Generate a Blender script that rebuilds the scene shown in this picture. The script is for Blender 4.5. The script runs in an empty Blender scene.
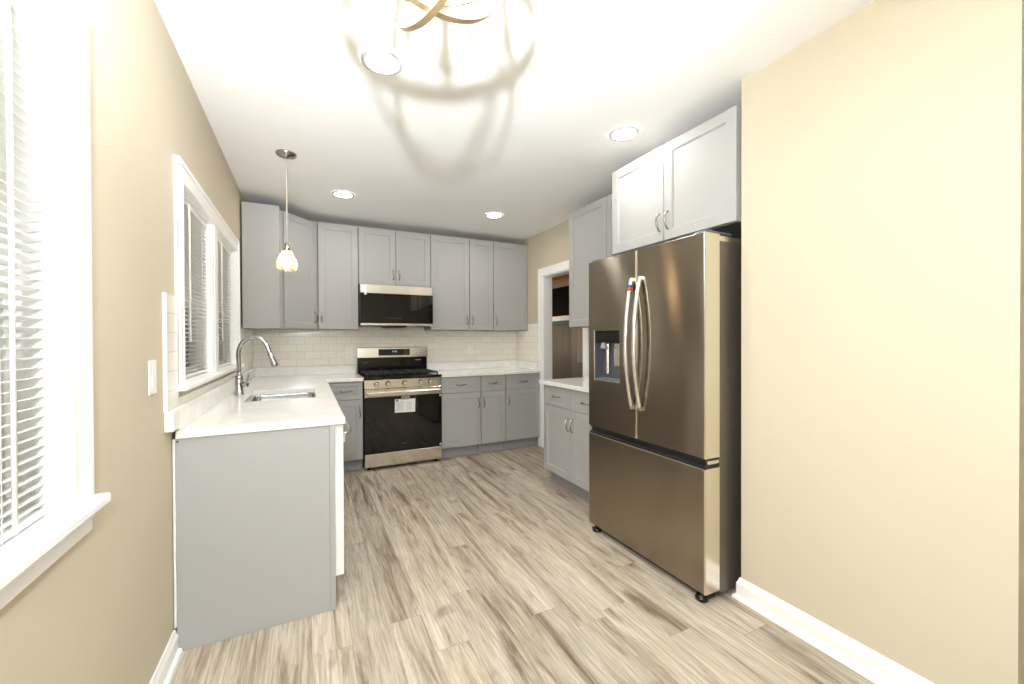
import bpy, bmesh, math, random
from mathutils import Vector, Matrix
PI = math.pi
random.seed(7)
scene = bpy.context.scene
COL = scene.collection

# ------------------------------------------------------------------ camera
def make_camera():
    cam = bpy.data.cameras.new('camera')
    cam.sensor_width = 36.0
    cam.sensor_fit = 'HORIZONTAL'
    cam.lens = 36.0 * 410.826 / 1024.0
    cam.clip_start = 0.02
    o = bpy.data.objects.new('camera', cam)
    COL.objects.link(o)
    right = Vector((0.8946916, -0.4466675, -0.0038792))
    up = Vector((0.0069891, 0.0053149, 0.9999615))
    fwd = Vector((0.4466297, 0.8946842, -0.0078770))
    m = Matrix((right, up, -fwd)).transposed().to_4x4()
    m.translation = Vector((-0.1621, 0.0, 1.2847))
    o.matrix_world = m
    scene.camera = o
make_camera()

# ------------------------------------------------------------------ world, exposure
w = bpy.data.worlds.new('night_sky')
scene.world = w
w.use_nodes = True
bg = w.node_tree.nodes['Background']
bg.inputs[0].default_value = (0.05, 0.06, 0.09, 1)
bg.inputs[1].default_value = 0.15
vs = scene.view_settings
vs.view_transform = 'Standard'
vs.look = 'None'
vs.exposure = 0.78
vs.gamma = 1.0
vs.use_curve_mapping = False
scene.cycles.use_denoising = True
scene.cycles.max_bounces = 10
scene.cycles.diffuse_bounces = 6
scene.cycles.glossy_bounces = 5
scene.cycles.transmission_bounces = 8
scene.cycles.transparent_max_bounces = 12
scene.cycles.sample_clamp_indirect = 6.0
scene.cycles.blur_glossy = 0.5

FLASH_W = 265.0        # the photographer's bounced flash, high above the camera
FLASH_D = 49.0         # the part of it that goes straight into the room
DOWN_E = 74.0          # recessed downlights, radiance of the disc
DOWN_C = (1.0, 0.95, 0.88)
CANDLE_E = 180.0        # chandelier bulbs
PEND_E = 17.0

fl = bpy.data.lights.new('camera_flash', 'SPOT')
fl.energy = FLASH_W
fl.color = (0.885, 0.95, 1.0)
fl.shadow_soft_size = 0.026
fl.spot_size = math.radians(106)
fl.spot_blend = 0.8
flo = bpy.data.objects.new('camera_flash', fl)
COL.objects.link(flo)
flo.location = (-0.26, -0.15, 1.67)
flo.rotation_euler = Vector((0.14, 0.80, 0.92)).to_track_quat('-Z', 'Y').to_euler()

fd = bpy.data.lights.new('camera_flash_diffuser', 'POINT')
fd.energy = FLASH_D
fd.color = (0.85, 0.93, 1.0)
fd.shadow_soft_size = 0.026
fdo = bpy.data.objects.new('camera_flash_diffuser', fd)
COL.objects.link(fdo)
fdo.location = flo.location

# ------------------------------------------------------------------ measures (metres)
L, B, H = -0.658, 4.841, 2.540          # left wall, back wall, ceiling
R, W = 2.326, 1.742                     # kitchen right wall, front of the wall beside the fridge
E0, E1 = 0.420, 1.299                   # that wall's near and far ends
YF = -2.4                               # wall behind the camera
ZT, ZB, ZU = 2.441, 2.456, 1.388                   # upper cabinets
CT, CB = 0.914, 0.882                   # worktop

# ------------------------------------------------------------------ materials
MATS = {}
def srgb(r, g, b):
    f = lambda c: (c / 255 / 12.92) if c / 255 <= 0.04045 else ((c / 255 + 0.055) / 1.055) ** 2.4
    return (f(r), f(g), f(b), 1)

class NT:
    def __init__(s, name):
        s.m = bpy.data.materials.new(name)
        s.m.use_nodes = True
        s.t = s.m.node_tree
        s.b = s.t.nodes['Principled BSDF']
        s.out = s.t.nodes['Material Output']
    def n(s, typ, ins=None, **props):
        nd = s.t.nodes.new(typ)
        for k, v in props.items(): setattr(nd, k, v)
        for k, v in (ins or {}).items():
            if isinstance(v, tuple) and len(v) == 2 and hasattr(v[0], 'outputs'):
                s.t.links.new(v[0].outputs[v[1]], nd.inputs[k])
            else:
                nd.inputs[k].default_value = v
        return nd
    def link(s, a, ao, b, bi): s.t.links.new(a.outputs[ao], b.inputs[bi])
    def math(s, op, a, b=0.0):
        return s.n('ShaderNodeMath', {0: a, 1: b}, operation=op)
    def mix(s, f, a, b, blend='MIX'):
        nd = s.t.nodes.new('ShaderNodeMix'); nd.data_type = 'RGBA'; nd.blend_type = blend
        for i, v in ((0, f), (6, a), (7, b)):
            if isinstance(v, tuple) and len(v) == 2 and hasattr(v[0], 'outputs'):
                s.t.links.new(v[0].outputs[v[1]], nd.inputs[i])
            else: nd.inputs[i].default_value = v
        return nd

def plain(name, col, rough=0.5, metal=0.0, var=0.03, scale=6.0, spec=None, bump=0.0, bscale=300.0, coat=0.0):
    if name in MATS: return MATS[name]
    t = NT(name)
    geo = t.n('ShaderNodeTexCoord')
    noi = t.n('ShaderNodeTexNoise', {'Vector': (geo, 'Object'), 'Scale': scale, 'Detail': 3.0})
    d = tuple(c * (1 - var) for c in col[:3]) + (1,)
    u = tuple(min(1, c * (1 + var)) for c in col[:3]) + (1,)
    mx = t.mix((noi, 'Fac'), d, u)
    t.link(mx, 2, t.b, 'Base Color')
    t.b.inputs['Roughness'].default_value = rough
    t.b.inputs['Metallic'].default_value = metal
    if spec is not None: t.b.inputs['Specular IOR Level'].default_value = spec
    if coat: t.b.inputs['Coat Weight'].default_value = coat
    if bump:
        n2 = t.n('ShaderNodeTexNoise', {'Vector': (geo, 'Object'), 'Scale': bscale, 'Detail': 2.0})
        bp = t.n('ShaderNodeBump', {'Height': (n2, 'Fac'), 'Strength': bump, 'Distance': 0.002})
        t.link(bp, 'Normal', t.b, 'Normal')
    MATS[name] = t.m
    return t.m

def steel(name, col, rough, stretch=(400, 400, 2), aniso=0.0, bump=0.05):
    if name in MATS: return MATS[name]
    t = NT(name)
    tc = t.n('ShaderNodeTexCoord')
    mp = t.n('ShaderNodeMapping', {'Vector': (tc, 'Object'), 'Scale': stretch})
    noi = t.n('ShaderNodeTexNoise', {'Vector': (mp, 'Vector'), 'Scale': 1.0, 'Detail': 2.0})
    mx = t.mix((noi, 'Fac'), tuple(c * 0.93 for c in col[:3]) + (1,), tuple(min(1, c * 1.07) for c in col[:3]) + (1,))
    t.link(mx, 2, t.b, 'Base Color')
    t.b.inputs['Metallic'].default_value = 1.0
    t.b.inputs['Roughness'].default_value = rough
    if aniso:
        tg = t.n('ShaderNodeTangent', direction_type='RADIAL', axis='Z')
        t.link(tg, 'Tangent', t.b, 'Tangent')
        t.b.inputs['Anisotropic'].default_value = aniso
        t.b.inputs['Anisotropic Rotation'].default_value = 0.25
    if bump:
        big = t.n('ShaderNodeTexNoise', {'Vector': (tc, 'Object'), 'Scale': 1.6, 'Detail': 0.0})
        bp = t.n('ShaderNodeBump', {'Height': (big, 'Fac'), 'Strength': bump, 'Distance': 0.02})
        t.link(bp, 'Normal', t.b, 'Normal')
    MATS[name] = t.m
    return t.m

def emit(name, col, strength, rough=0.5):
    if name in MATS: return MATS[name]
    t = NT(name)
    t.b.inputs['Base Color'].default_value = tuple(col[:3]) + (1,)
    t.b.inputs['Emission Color'].default_value = tuple(col[:3]) + (1,)
    t.b.inputs['Emission Strength'].default_value = strength
    MATS[name] = t.m
    return t.m

def glass(name, tint=(1, 1, 1, 1), gl=0.04, rough=0.02):
    """thin clear glass: sees through, mirrors by its angle"""
    t = NT(name)
    tr = t.n('ShaderNodeBsdfTransparent', {'Color': tint})
    g = t.n('ShaderNodeBsdfGlossy', {'Color': (1, 1, 1, 1), 'Roughness': rough})
    fr = t.n('ShaderNodeFresnel', {'IOR': 1.45})
    mx = t.n('ShaderNodeMixShader', {0: (fr, 'Fac'), 1: (tr, 'BSDF'), 2: (g, 'BSDF')})
    t.link(mx, 'Shader', t.out, 'Surface')
    MATS[name] = t.m
    return t.m

def floor_mat():
    t = NT('oak_plank')
    tc = t.n('ShaderNodeTexCoord')
    sx = t.n('ShaderNodeSeparateXYZ', {0: (tc, 'Object')})
    PW, PL = 0.152, 1.22
    xr = t.math('DIVIDE', (sx, 'X'), PW)
    row = t.math('FLOOR', (xr, 0))
    wn = t.n('ShaderNodeTexWhiteNoise', {'W': (row, 0)}, noise_dimensions='1D')
    off = t.math('MULTIPLY', (wn, 'Value'), PL * 3.0)
    yy = t.math('ADD', (sx, 'Y'), (off, 0))
    yr = t.math('DIVIDE', (yy, 0), PL)
    cell = t.math('FLOOR', (yr, 0))
    cv = t.n('ShaderNodeCombineXYZ', {'X': (row, 0), 'Y': (cell, 0)})
    rnd = t.n('ShaderNodeTexWhiteNoise', {'Vector': (cv, 0)}, noise_dimensions='3D')
    # grain coordinates, shifted plank by plank
    sh = t.n('ShaderNodeVectorMath', {0: (rnd, 'Color'), 1: (23.0, 31.0, 17.0)}, operation='MULTIPLY')
    gv = t.n('ShaderNodeVectorMath', {0: (tc, 'Object'), 1: (sh, 0)}, operation='ADD')
    m1 = t.n('ShaderNodeMapping', {'Vector': (gv, 0), 'Scale': (14.0, 1.1, 1.0)})
    broad = t.n('ShaderNodeTexNoise', {'Vector': (m1, 0), 'Scale': 1.0, 'Detail': 5.0, 'Roughness': 0.62, 'Distortion': 0.8})
    m2 = t.n('ShaderNodeMapping', {'Vector': (gv, 0), 'Scale': (95.0, 5.5, 1.0)})
    fine = t.n('ShaderNodeTexNoise', {'Vector': (m2, 0), 'Scale': 1.0, 'Detail': 4.0, 'Roughness': 0.6, 'Distortion': 0.4})
    m3 = t.n('ShaderNodeMapping', {'Vector': (gv, 0), 'Scale': (7.0, 1.1, 1.0)})
    wave = t.n('ShaderNodeTexWave', {'Vector': (m3, 0), 'Scale': 2.2, 'Distortion': 9.0, 'Detail': 3.0, 'Detail Scale': 1.3}, bands_direction='X')
    m4 = t.n('ShaderNodeMapping', {'Vector': (gv, 0), 'Scale': (5.5, 2.2, 1.0)})
    knot = t.n('ShaderNodeTexNoise', {'Vector': (m4, 0), 'Scale': 1.0, 'Detail': 2.0, 'Distortion': 1.5})
    base = t.n('ShaderNodeValToRGB', {'Fac': (broad, 'Fac')})
    cr = base.color_ramp
    cr.elements[0].position = 0.32; cr.elements[0].color = srgb(124, 106, 89)
    cr.elements[1].position = 0.66; cr.elements[1].color = srgb(207, 197, 181)
    e = cr.elements.new(0.46); e.color = srgb(186, 172, 153)
    fr = t.n('ShaderNodeMapRange', {'Value': (fine, 'Fac'), 1: 0.36, 2: 0.60, 3: 0.76, 4: 1.06})
    c1 = t.mix(1.0, (base, 'Color'), (fr, 0), 'MULTIPLY')
    wr = t.n('ShaderNodeMapRange', {'Value': (wave, 'Fac'), 1: 0.0, 2: 0.35, 3: 0.80, 4: 1.0})
    c2 = t.mix(0.75, (c1, 2), (wr, 0), 'MULTIPLY')
    kr = t.n('ShaderNodeMapRange', {'Value': (knot, 'Fac'), 1: 0.62, 2: 0.76, 3: 0.0, 4: 0.55})
    c3 = t.mix((kr, 0), (c2, 2), srgb(112, 96, 82))
    hv = t.n('ShaderNodeMapRange', {'Value': (rnd, 'Value'), 1: 0.0, 2: 1.0, 3: 0.84, 4: 1.10})
    c4 = t.mix(1.0, (c3, 2), (hv, 0), 'MULTIPLY')
    # seams
    fx = t.math('FRACT', (xr, 0)); fy = t.math('FRACT', (yr, 0))
    ax = t.math('ABSOLUTE', (t.math('SUBTRACT', (fx, 0), 0.5), 0))
    ay = t.math('ABSOLUTE', (t.math('SUBTRACT', (fy, 0), 0.5), 0))
    gx = t.math('GREATER_THAN', (ax, 0), 0.5 - 0.0016 / PW)
    gy = t.math('GREATER_THAN', (ay, 0), 0.5 - 0.0016 / PL)
    g = t.math('MAXIMUM', (gx, 0), (gy, 0))
    gs = t.math('MULTIPLY', (g, 0), 0.25)
    c5 = t.mix((gs, 0), (c4, 2), srgb(96, 84, 72))
    t.link(c5, 2, t.b, 'Base Color')
    rr = t.n('ShaderNodeMapRange', {'Value': (fine, 'Fac'), 3: 0.50, 4: 0.38})
    t.link(rr, 0, t.b, 'Roughness')
    t.b.inputs['Specular IOR Level'].default_value = 0.35
    bp = t.n('ShaderNodeBump', {'Height': (fine, 'Fac'), 'Strength': 0.12, 'Distance': 0.002})
    t.link(bp, 'Normal', t.b, 'Normal')
    return t.m

def tile_mat(name, axis):
    """glossy off-white running-bond tiles; axis = the wall's horizontal axis"""
    t = NT(name)
    tc = t.n('ShaderNodeTexCoord')
    s = t.n('ShaderNodeSeparateXYZ', {0: (tc, 'Object')})
    v = t.n('ShaderNodeCombineXYZ', {'X': (s, axis), 'Y': (s, 'Z')})
    mp = t.n('ShaderNodeMapping', {'Vector': (v, 0), 'Location': (0.03, -1.0065, 0)})
    br = t.n('ShaderNodeTexBrick', {'Vector': (mp, 0), 'Scale': 1.0, 'Color1': srgb(247, 243, 233), 'Color2': srgb(242, 237, 226),
             'Mortar': srgb(212, 206, 194), 'Mortar Size': 0.0016, 'Mortar Smooth': 0.2, 'Bias': 0.0, 'Brick Width': 0.1535, 'Row Height': 0.0770})
    br.offset = 0.5; br.offset_frequency = 2
    t.link(br, 'Color', t.b, 'Base Color')
    t.b.inputs['Roughness'].default_value = 0.16
    bp = t.n('ShaderNodeBump', {'Height': (br, 'Fac'), 'Strength': 0.5, 'Distance': 0.0015}, invert=True)
    t.link(bp, 'Normal', t.b, 'Normal')
    return t.m

def quartz_mat():
    t = NT('white_quartz')
    tc = t.n('ShaderNodeTexCoord')
    n1 = t.n('ShaderNodeTexNoise', {'Vector': (tc, 'Object'), 'Scale': 2.2, 'Detail': 6.0, 'Roughness': 0.6, 'Distortion': 1.6})
    vein = t.n('ShaderNodeValToRGB', {'Fac': (n1, 'Fac')})
    cr = vein.color_ramp
    cr.elements[0].position = 0.44; cr.elements[0].color = srgb(247, 246, 243)
    cr.elements[1].position = 0.56; cr.elements[1].color = srgb(248, 247, 244)
    e = cr.elements.new(0.5); e.color = srgb(241, 239, 235)
    t.link(vein, 'Color', t.b, 'Base Color')
    t.b.inputs['Roughness'].default_value = 0.09
    return t.m

M_WALL = plain('tan_paint', srgb(202, 192, 171), 0.65, var=0.012, scale=2.0, spec=0.3, bump=0.05)
M_CEIL = plain('ceiling_paint', srgb(246, 246, 245), 0.8, var=0.01, scale=2.0, spec=0.2)
M_WHITE = plain('white_trim_paint', srgb(246, 246, 245), 0.35, var=0.01)
M_CAB = plain('grey_cabinet_paint', srgb(174, 174, 173), 0.55, var=0.015, scale=4.0, spec=0.3)
M_TOE = plain('grey_toe_kick', srgb(156, 158, 160), 0.5, var=0.02)
M_NICKEL = steel('brushed_nickel', srgb(178, 172, 164), 0.24, bump=0)
M_CHROME = steel('brushed_chrome', srgb(190, 190, 190), 0.14, bump=0)
M_STEEL = steel('stainless_steel', srgb(232, 227, 218), 0.18, stretch=(2, 300, 300))
M_STEELV = steel('dark_stainless', srgb(156, 146, 131), 0.18, stretch=(500, 500, 1.5), bump=0.12, aniso=1.0)
M_STEELS = steel('pale_stainless', srgb(228, 222, 208), 0.25, stretch=(400, 400, 2))
M_HANDLE = steel('polished_steel', srgb(236, 234, 230), 0.24, bump=0)
M_BLACK = plain('black_enamel', (0.006, 0.006, 0.006, 1), 0.12, var=0.1)
M_BLACKM = plain('black_plastic', (0.012, 0.012, 0.012, 1), 0.45, var=0.1)
M_BGLASS = plain('black_glass', (0.004, 0.004, 0.004, 1), 0.04, var=0.1, spec=0.55)
M_IRON = plain('cast_iron', (0.010, 0.010, 0.010, 1), 0.55, var=0.2, scale=60)
M_FRBODY = plain('fridge_grey_paint', srgb(112, 104, 96), 0.35, metal=0.6, var=0.02)
M_GREYP = plain('grey_plastic', srgb(120, 124, 134), 0.35, var=0.02)
M_GREYD = plain('dark_grey_plastic', srgb(84, 86, 92), 0.3, var=0.02)
M_QUARTZ = quartz_mat()
M_FLOOR = floor_mat()
M_TILEX = tile_mat('cream_tile_back', 'X')
M_TILEY = tile_mat('cream_tile_side', 'Y')
M_SLAT = plain('white_blind_slat', srgb(240, 240, 236), 0.4, var=0.01)
M_GLASS = glass('window_glass')
M_GOLD = steel('champagne_gold', srgb(240, 220, 182), 0.42, bump=0)
M_PAPER = plain('white_paper', srgb(240, 240, 238), 0.7, var=0.02, scale=20)
M_INK = plain('print_ink', srgb(60, 60, 62), 0.7)
M_PALEINK = plain('pale_print_ink', srgb(168, 168, 168), 0.7)
M_PLATE = plain('switch_plastic', srgb(244, 243, 238), 0.3, var=0.01)
M_DOWN = emit('downlight_glow', DOWN_C, DOWN_E)
M_CANDLE = emit('candle_bulb_glow', (1.0, 0.97, 0.93), CANDLE_E)
M_PBULB = emit('pendant_bulb_glow', (1.0, 0.84, 0.62), PEND_E)
M_BLUE = emit('blue_display', (0.45, 0.65, 1.0), 0.7)
def shade_mat():
    t = NT('amber_ribbed_glass')
    tr = t.n('ShaderNodeBsdfTransparent', {'Color': (1.0, 0.95, 0.88, 1)})
    tl = t.n('ShaderNodeBsdfTranslucent', {'Color': (0.84, 0.62, 0.42, 1)})
    g = t.n('ShaderNodeBsdfGlossy', {'Color': (1, 1, 1, 1), 'Roughness': 0.06})
    lw = t.n('ShaderNodeLayerWeight', {'Blend': 0.35})
    a = t.n('ShaderNodeMixShader', {0: (lw, 'Facing'), 1: (tr, 'BSDF'), 2: (tl, 'BSDF')})
    b = t.n('ShaderNodeMixShader', {0: 0.10, 1: (a, 'Shader'), 2: (g, 'BSDF')})
    t.link(b, 'Shader', t.out, 'Surface')
    return t.m
M_SHADE = shade_mat()
M_PANEL = plain('grey_brown_panelling', srgb(96, 90, 78), 0.6, var=0.12, scale=9)
M_PANEL2 = plain('grey_panel_door', srgb(106, 103, 97), 0.6, var=0.05)
M_WOOD = plain('orange_brown_wood', srgb(150, 98, 48), 0.5, var=0.2, scale=12)
M_PINK = plain('pinkish_plaster', srgb(168, 148, 132), 0.7, var=0.06)
M_TEAL = plain('teal_cloth', srgb(40, 92, 102), 0.7, var=0.1)
M_DARK = plain('dark_cavity', (0.004, 0.004, 0.004, 1), 0.8)
M_RED = plain('red_sticker', srgb(196, 62, 44), 0.4)
M_BLUES = plain('blue_sticker', srgb(70, 74, 140), 0.4)
M_SCREW = plain('brown_plug', srgb(96, 62, 46), 0.6)

# ------------------------------------------------------------------ mesh helpers
def bm_new(): return bmesh.new()

def box(bm, x0, x1, y0, y1, z0, z1, mi=0, bev=0.0, seg=1):
    r = bmesh.ops.create_cube(bm, size=1.0)
    vs_ = r['verts']
    for v in vs_:
        v.co.x = x0 + (v.co.x + 0.5) * (x1 - x0)
        v.co.y = y0 + (v.co.y + 0.5) * (y1 - y0)
        v.co.z = z0 + (v.co.z + 0.5) * (z1 - z0)
    fs = set(f for v in vs_ for f in v.link_faces)
    for f in fs: f.material_index = mi
    if bev > 0:
        es = list(set(e for v in vs_ for e in v.link_edges))
        rb = bmesh.ops.bevel(bm, geom=es, offset=bev, segments=seg, affect='EDGES', profile=0.5)
        for f in rb['faces']: f.material_index = mi
    return bm

def ring_loft(bm, rings, cap0=True, cap1=True, mi=0, smooth=False, closed=True):
    vr = [[bm.verts.new(p) for p in ring] for ring in rings]
    n = len(rings[0])
    for a, b in zip(vr, vr[1:]):
        for i in range(n if closed else n - 1):
            j = (i + 1) % n
            f = bm.faces.new((a[i], a[j], b[j], b[i])); f.material_index = mi; f.smooth = smooth
    if cap0: f = bm.faces.new(list(reversed(vr[0]))); f.material_index = mi
    if cap1: f = bm.faces.new(vr[-1]); f.material_index = mi
    return vr

def lathe(bm, prof, c=(0, 0, 0), seg=32, mi=0, axis='Z', smooth=True, cap0=True, cap1=True):
    rings = []
    for r, h in prof:
        ring = []
        for k in range(seg):
            a = 2 * PI * k / seg
            p = (r * math.cos(a), r * math.sin(a), h)
            if axis == 'Y': p = (p[0], p[2], -p[1])
            if axis == 'X': p = (p[2], p[1], -p[0])
            ring.append(Vector(c) + Vector(p))
        rings.append(ring)
    return ring_loft(bm, rings, cap0, cap1, mi, smooth)

def tube(bm, pts, rad, seg=10, mi=0, flat=1.0, up=None, cap=True, smooth=True):
    """round tube through points; rad may be a list; flat squashes the second axis"""
    pts = [Vector(p) for p in pts]
    n = len(pts)
    rads = rad if isinstance(rad, (list, tuple)) else [rad] * n
    rings = []
    prev = Vector(up) if up else None
    for i, p in enumerate(pts):
        t = (pts[min(i + 1, n - 1)] - pts[max(i - 1, 0)]).normalized()
        if prev is None:
            prev = Vector((0, 0, 1)) if abs(t.z) < 0.9 else Vector((1, 0, 0))
        u = (prev - t * prev.dot(t)).normalized()
        v = t.cross(u)
        prev = u
        rings.append([p + (u * math.cos(2 * PI * k / seg) + v * math.sin(2 * PI * k / seg) * flat) * rads[i] for k in range(seg)])
    return ring_loft(bm, rings, cap, cap, mi, smooth)

def smooth_path(ctrl, n=8):
    """Catmull-Rom through control points"""
    c = [Vector(p) for p in ctrl]
    c = [c[0] * 2 - c[1]] + c + [c[-1] * 2 - c[-2]]
    out = []
    for i in range(1, len(c) - 2):
        for k in range(n):
            t = k / n
            p0, p1, p2, p3 = c[i - 1], c[i], c[i + 1], c[i + 2]
            out.append(0.5 * (2 * p1 + (p2 - p0) * t + (2 * p0 - 5 * p1 + 4 * p2 - p3) * t * t + (3 * p1 - p0 - 3 * p2 + p3) * t ** 3))
    out.append(c[-2])
    return out

def obj(name, bm, mats, parent=None, loc=None, kind=None, label=None):
    me = bpy.data.meshes.new(name)
    bmesh.ops.recalc_face_normals(bm, faces=bm.faces[:])
    bm.to_mesh(me); bm.free()
    for m in (mats if isinstance(mats, (list, tuple)) else [mats]): me.materials.append(m)
    o = bpy.data.objects.new(name, me)
    COL.objects.link(o)
    if parent: o.parent = parent
    if loc: o.location = loc
    if kind: o['kind'] = kind
    if label: o['label'] = label
    return o

def thing(name, label, cat, loc=(0, 0, 0), rz=0.0, group=None, kind=None):
    o = bpy.data.objects.new(name, None)
    o.empty_display_size = 0.05
    COL.objects.link(o)
    o.location = loc
    o.rotation_euler = (0, 0, rz)
    if kind: o['kind'] = kind
    if label: o['label'] = label
    if cat: o['category'] = cat
    if group: o['group'] = group
    return o

def tag(o, label, cat, group=None):
    o['label'] = label; o['category'] = cat
    if group: o['group'] = group
    return o

def copy_tree(o, parent=None):
    c = o.copy(); COL.objects.link(c)
    if parent: c.parent = parent
    for ch in list(o.children): copy_tree(ch, c)
    return c

def bx(name, mat, x0, x1, y0, y1, z0, z1, parent=None, bev=0.0, kind=None, label=None, seg=1):
    return obj(name, box(bm_new(), x0, x1, y0, y1, z0, z1, 0, bev, seg), mat, parent, kind=kind, label=label)

# ------------------------------------------------------------------ the shell
def wall_with_holes(name, mat, plane, u0, u1, z0, z1, t0, t1, holes):
    """solid wall between t0 and t1 on one axis, running u0..u1, with rectangular holes (u0,u1,z0,z1)"""
    us = sorted(set([u0, u1] + [h[0] for h in holes] + [h[1] for h in holes]))
    zs = sorted(set([z0, z1] + [h[2] for h in holes] + [h[3] for h in holes]))
    solid = lambda a, b: not any(h[0] < (a[0] + a[1]) / 2 < h[1] and h[2] < (b[0] + b[1]) / 2 < h[3] for h in holes)
    cu = list(zip(us, us[1:])); cz = list(zip(zs, zs[1:]))
    bm = bm_new()
    P = (lambda u, t, z: (t, u, z)) if plane == 'x' else (lambda u, t, z: (u, t, z))
    def quad(a, b, c, d): bm.faces.new([bm.verts.new(p) for p in (a, b, c, d)])
    grid = {(i, j): solid(a, b) for i, a in enumerate(cu) for j, b in enumerate(cz)}
    for (i, j), s in grid.items():
        if not s: continue
        (a0, a1), (b0, b1) = cu[i], cz[j]
        for t in (t0, t1): quad(P(a0, t, b0), P(a1, t, b0), P(a1, t, b1), P(a0, t, b1))
        if not grid.get((i - 1, j)): quad(P(a0, t0, b0), P(a0, t1, b0), P(a0, t1, b1), P(a0, t0, b1))
        if not grid.get((i + 1, j)): quad(P(a1, t0, b0), P(a1, t1, b0), P(a1, t1, b1), P(a1, t0, b1))
        if not grid.get((i, j - 1)): quad(P(a0, t0, b0), P(a1, t0, b0), P(a1, t1, b0), P(a0, t1, b0))
        if not grid.get((i, j + 1)): quad(P(a0, t0, b1), P(a1, t0, b1), P(a1, t1, b1), P(a0, t1, b1))
    bmesh.ops.remove_doubles(bm, verts=bm.verts[:], dist=1e-5)
    return obj(name, bm, mat, kind='structure')

W1 = (0.38, 1.285, 0.892, 1.985)                 # near window opening (y0, y1, z0, z1)
W2 = (2.245, 2.945, 1.094, 1.972)                # kitchen window, near half
W3 = (3.095, 3.795, 1.094, 1.972)                # far half
DOOR = (3.362, 4.165, -0.001, 2.025)             # doorway in the right wall

bx('floor', M_FLOOR, L - 0.15, 3.6, YF - 0.1, 6.4, -0.08, 0.0, kind='structure')
bx('ceiling', M_CEIL, L - 0.15, 3.6, YF - 0.1, 6.4, H, H + 0.08, kind='structure')
wall_with_holes('wall_left', M_WALL, 'x', YF, B + 0.12, 0, H, L - 0.14, L, [W1, W2, W3])
bx('wall_back', M_WALL, L, R, B, B + 0.12, 0, H, kind='structure')
wall_with_holes('wall_right', M_WALL, 'x', E1, B + 0.12, 0, H, R, R + 0.115, [DOOR])
bx('wall_near_right', M_WALL, W, R + 0.6, E0, E1, 0, H, kind='structure')
bx('wall_front', M_WALL, L, 3.4, YF - 0.1, YF, 0, H, kind='structure')
bx('wall_far_right', M_WALL, 3.3, 3.4, YF, E0, 0, H, kind='structure')
bx('wall_side_right', M_WALL, R + 0.6, 3.4, E0, E0 + 0.1, 0, H, kind='structure')

# the dim room beyond the doorway
bm = bm_new()
XB = 3.3
box(bm, XB, XB + 0.08, 2.9, 6.3, 0, 1.50, 0)
for k in range(42):
    y = 4.93 + k * 0.032
    box(bm, XB - 0.006, XB, y, y + 0.027, 0.02, 1.50, 0, 0.002)
box(bm, XB - 0.002, XB + 0.08, 2.9, 6.3, 2.07, 2.185, 1)
box(bm, XB - 0.05, XB + 0.08, 2.9, 6.3, 2.185, H - 0.002, 2)
box(bm, XB + 0.02, XB + 0.08, 2.9, 6.3, 1.50, 2.07, 3)
obj('wall_beyond', bm, [M_PANEL, M_PINK, M_WOOD, M_DARK], kind='structure')
bx('wall_beyond_end', M_PANEL, R + 0.115, 3.38, 6.28, 6.38, 0, H, kind='structure')
bx('wall_beyond_side', M_PANEL, R + 0.6, 3.38, 2.82, 2.9, 0, H, kind='structure')
bx('wall_beyond_near', M_PANEL, R + 0.116, R + 0.6, 2.82, 2.9, 0, H, kind='structure')
bx('wall_beyond_left', M_PANEL, R - 0.0, R + 0.115, B + 0.121, 6.4, 0, H, kind='structure')
t = thing('window_3', None, None, (XB, 0, 0), kind='structure')
bx('window_rail', M_WHITE, -0.05, 0.018, 4.5, 6.2, 1.555, 1.625, t, 0.004)
bx('window_pane', M_BGLASS, 0.004, 0.014, 4.5, 6.2, 1.626, 2.068, t)
bx('window_ledge', M_TEAL, -0.012, 0.018, 5.02, 6.2, 1.502, 1.553, t)
bx('window_bracket', M_WHITE, -0.03, 0.018, 4.93, 5.0, 1.46, 1.553, t)
t = thing('door_2', None, None, (XB - 0.05, 0, 0), kind='structure')
bx('door_leaf', M_PANEL2, 0.0, 0.04, 4.02, 4.92, 0.004, 1.495, t, 0.004)
bx('door_stile', M_PINK, -0.012, -0.001, 4.62, 4.76, 0.95, 1.49, t, 0.003)

rl = bpy.data.lights.new('far_room_fill', 'POINT'); rl.energy = 12.0; rl.color = (1.0, 0.86, 0.68); rl.shadow_soft_size = 0.12  # added fill light without a fixture, keeps the room beyond from going black
rlo = bpy.data.objects.new('far_room_fill', rl); COL.objects.link(rlo); rlo.location = (2.62, 5.7, 1.25)

# doorway casing and jamb
bm = bm_new()
y0, y1, zt = DOOR[0], DOOR[1], DOOR[3]
j = 0.018
box(bm, R - 0.001, R + 0.116, y0, y0 + j, 0.001, zt - j, 0)
box(bm, R - 0.001, R + 0.116, y1 - j, y1, 0.001, zt - j, 0)
box(bm, R - 0.001, R + 0.116, y0, y1, zt - j, zt, 0)
cw = 0.085
for (a, b, c, d) in ((y1 - 0.008, y1 + cw, 0.001, zt + cw), (y0 - cw, y0 + 0.008, 0.001, zt + cw), (y0 + 0.008, y1 - 0.008, zt - 0.008, zt + cw)):
    box(bm, R - 0.017, R - 0.0012, a, b, c, d, 0, 0.004)
    if d - c > b - a: box(bm, R - 0.021, R - 0.015, a + 0.058 if a > y0 else a, b if a > y0 else b - 0.066, c, d, 0, 0.002)
    else: box(bm, R - 0.021, R - 0.015, a, b, d - 0.03, d, 0, 0.002)
obj('trim_1', bm, M_WHITE, kind='structure')

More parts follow.
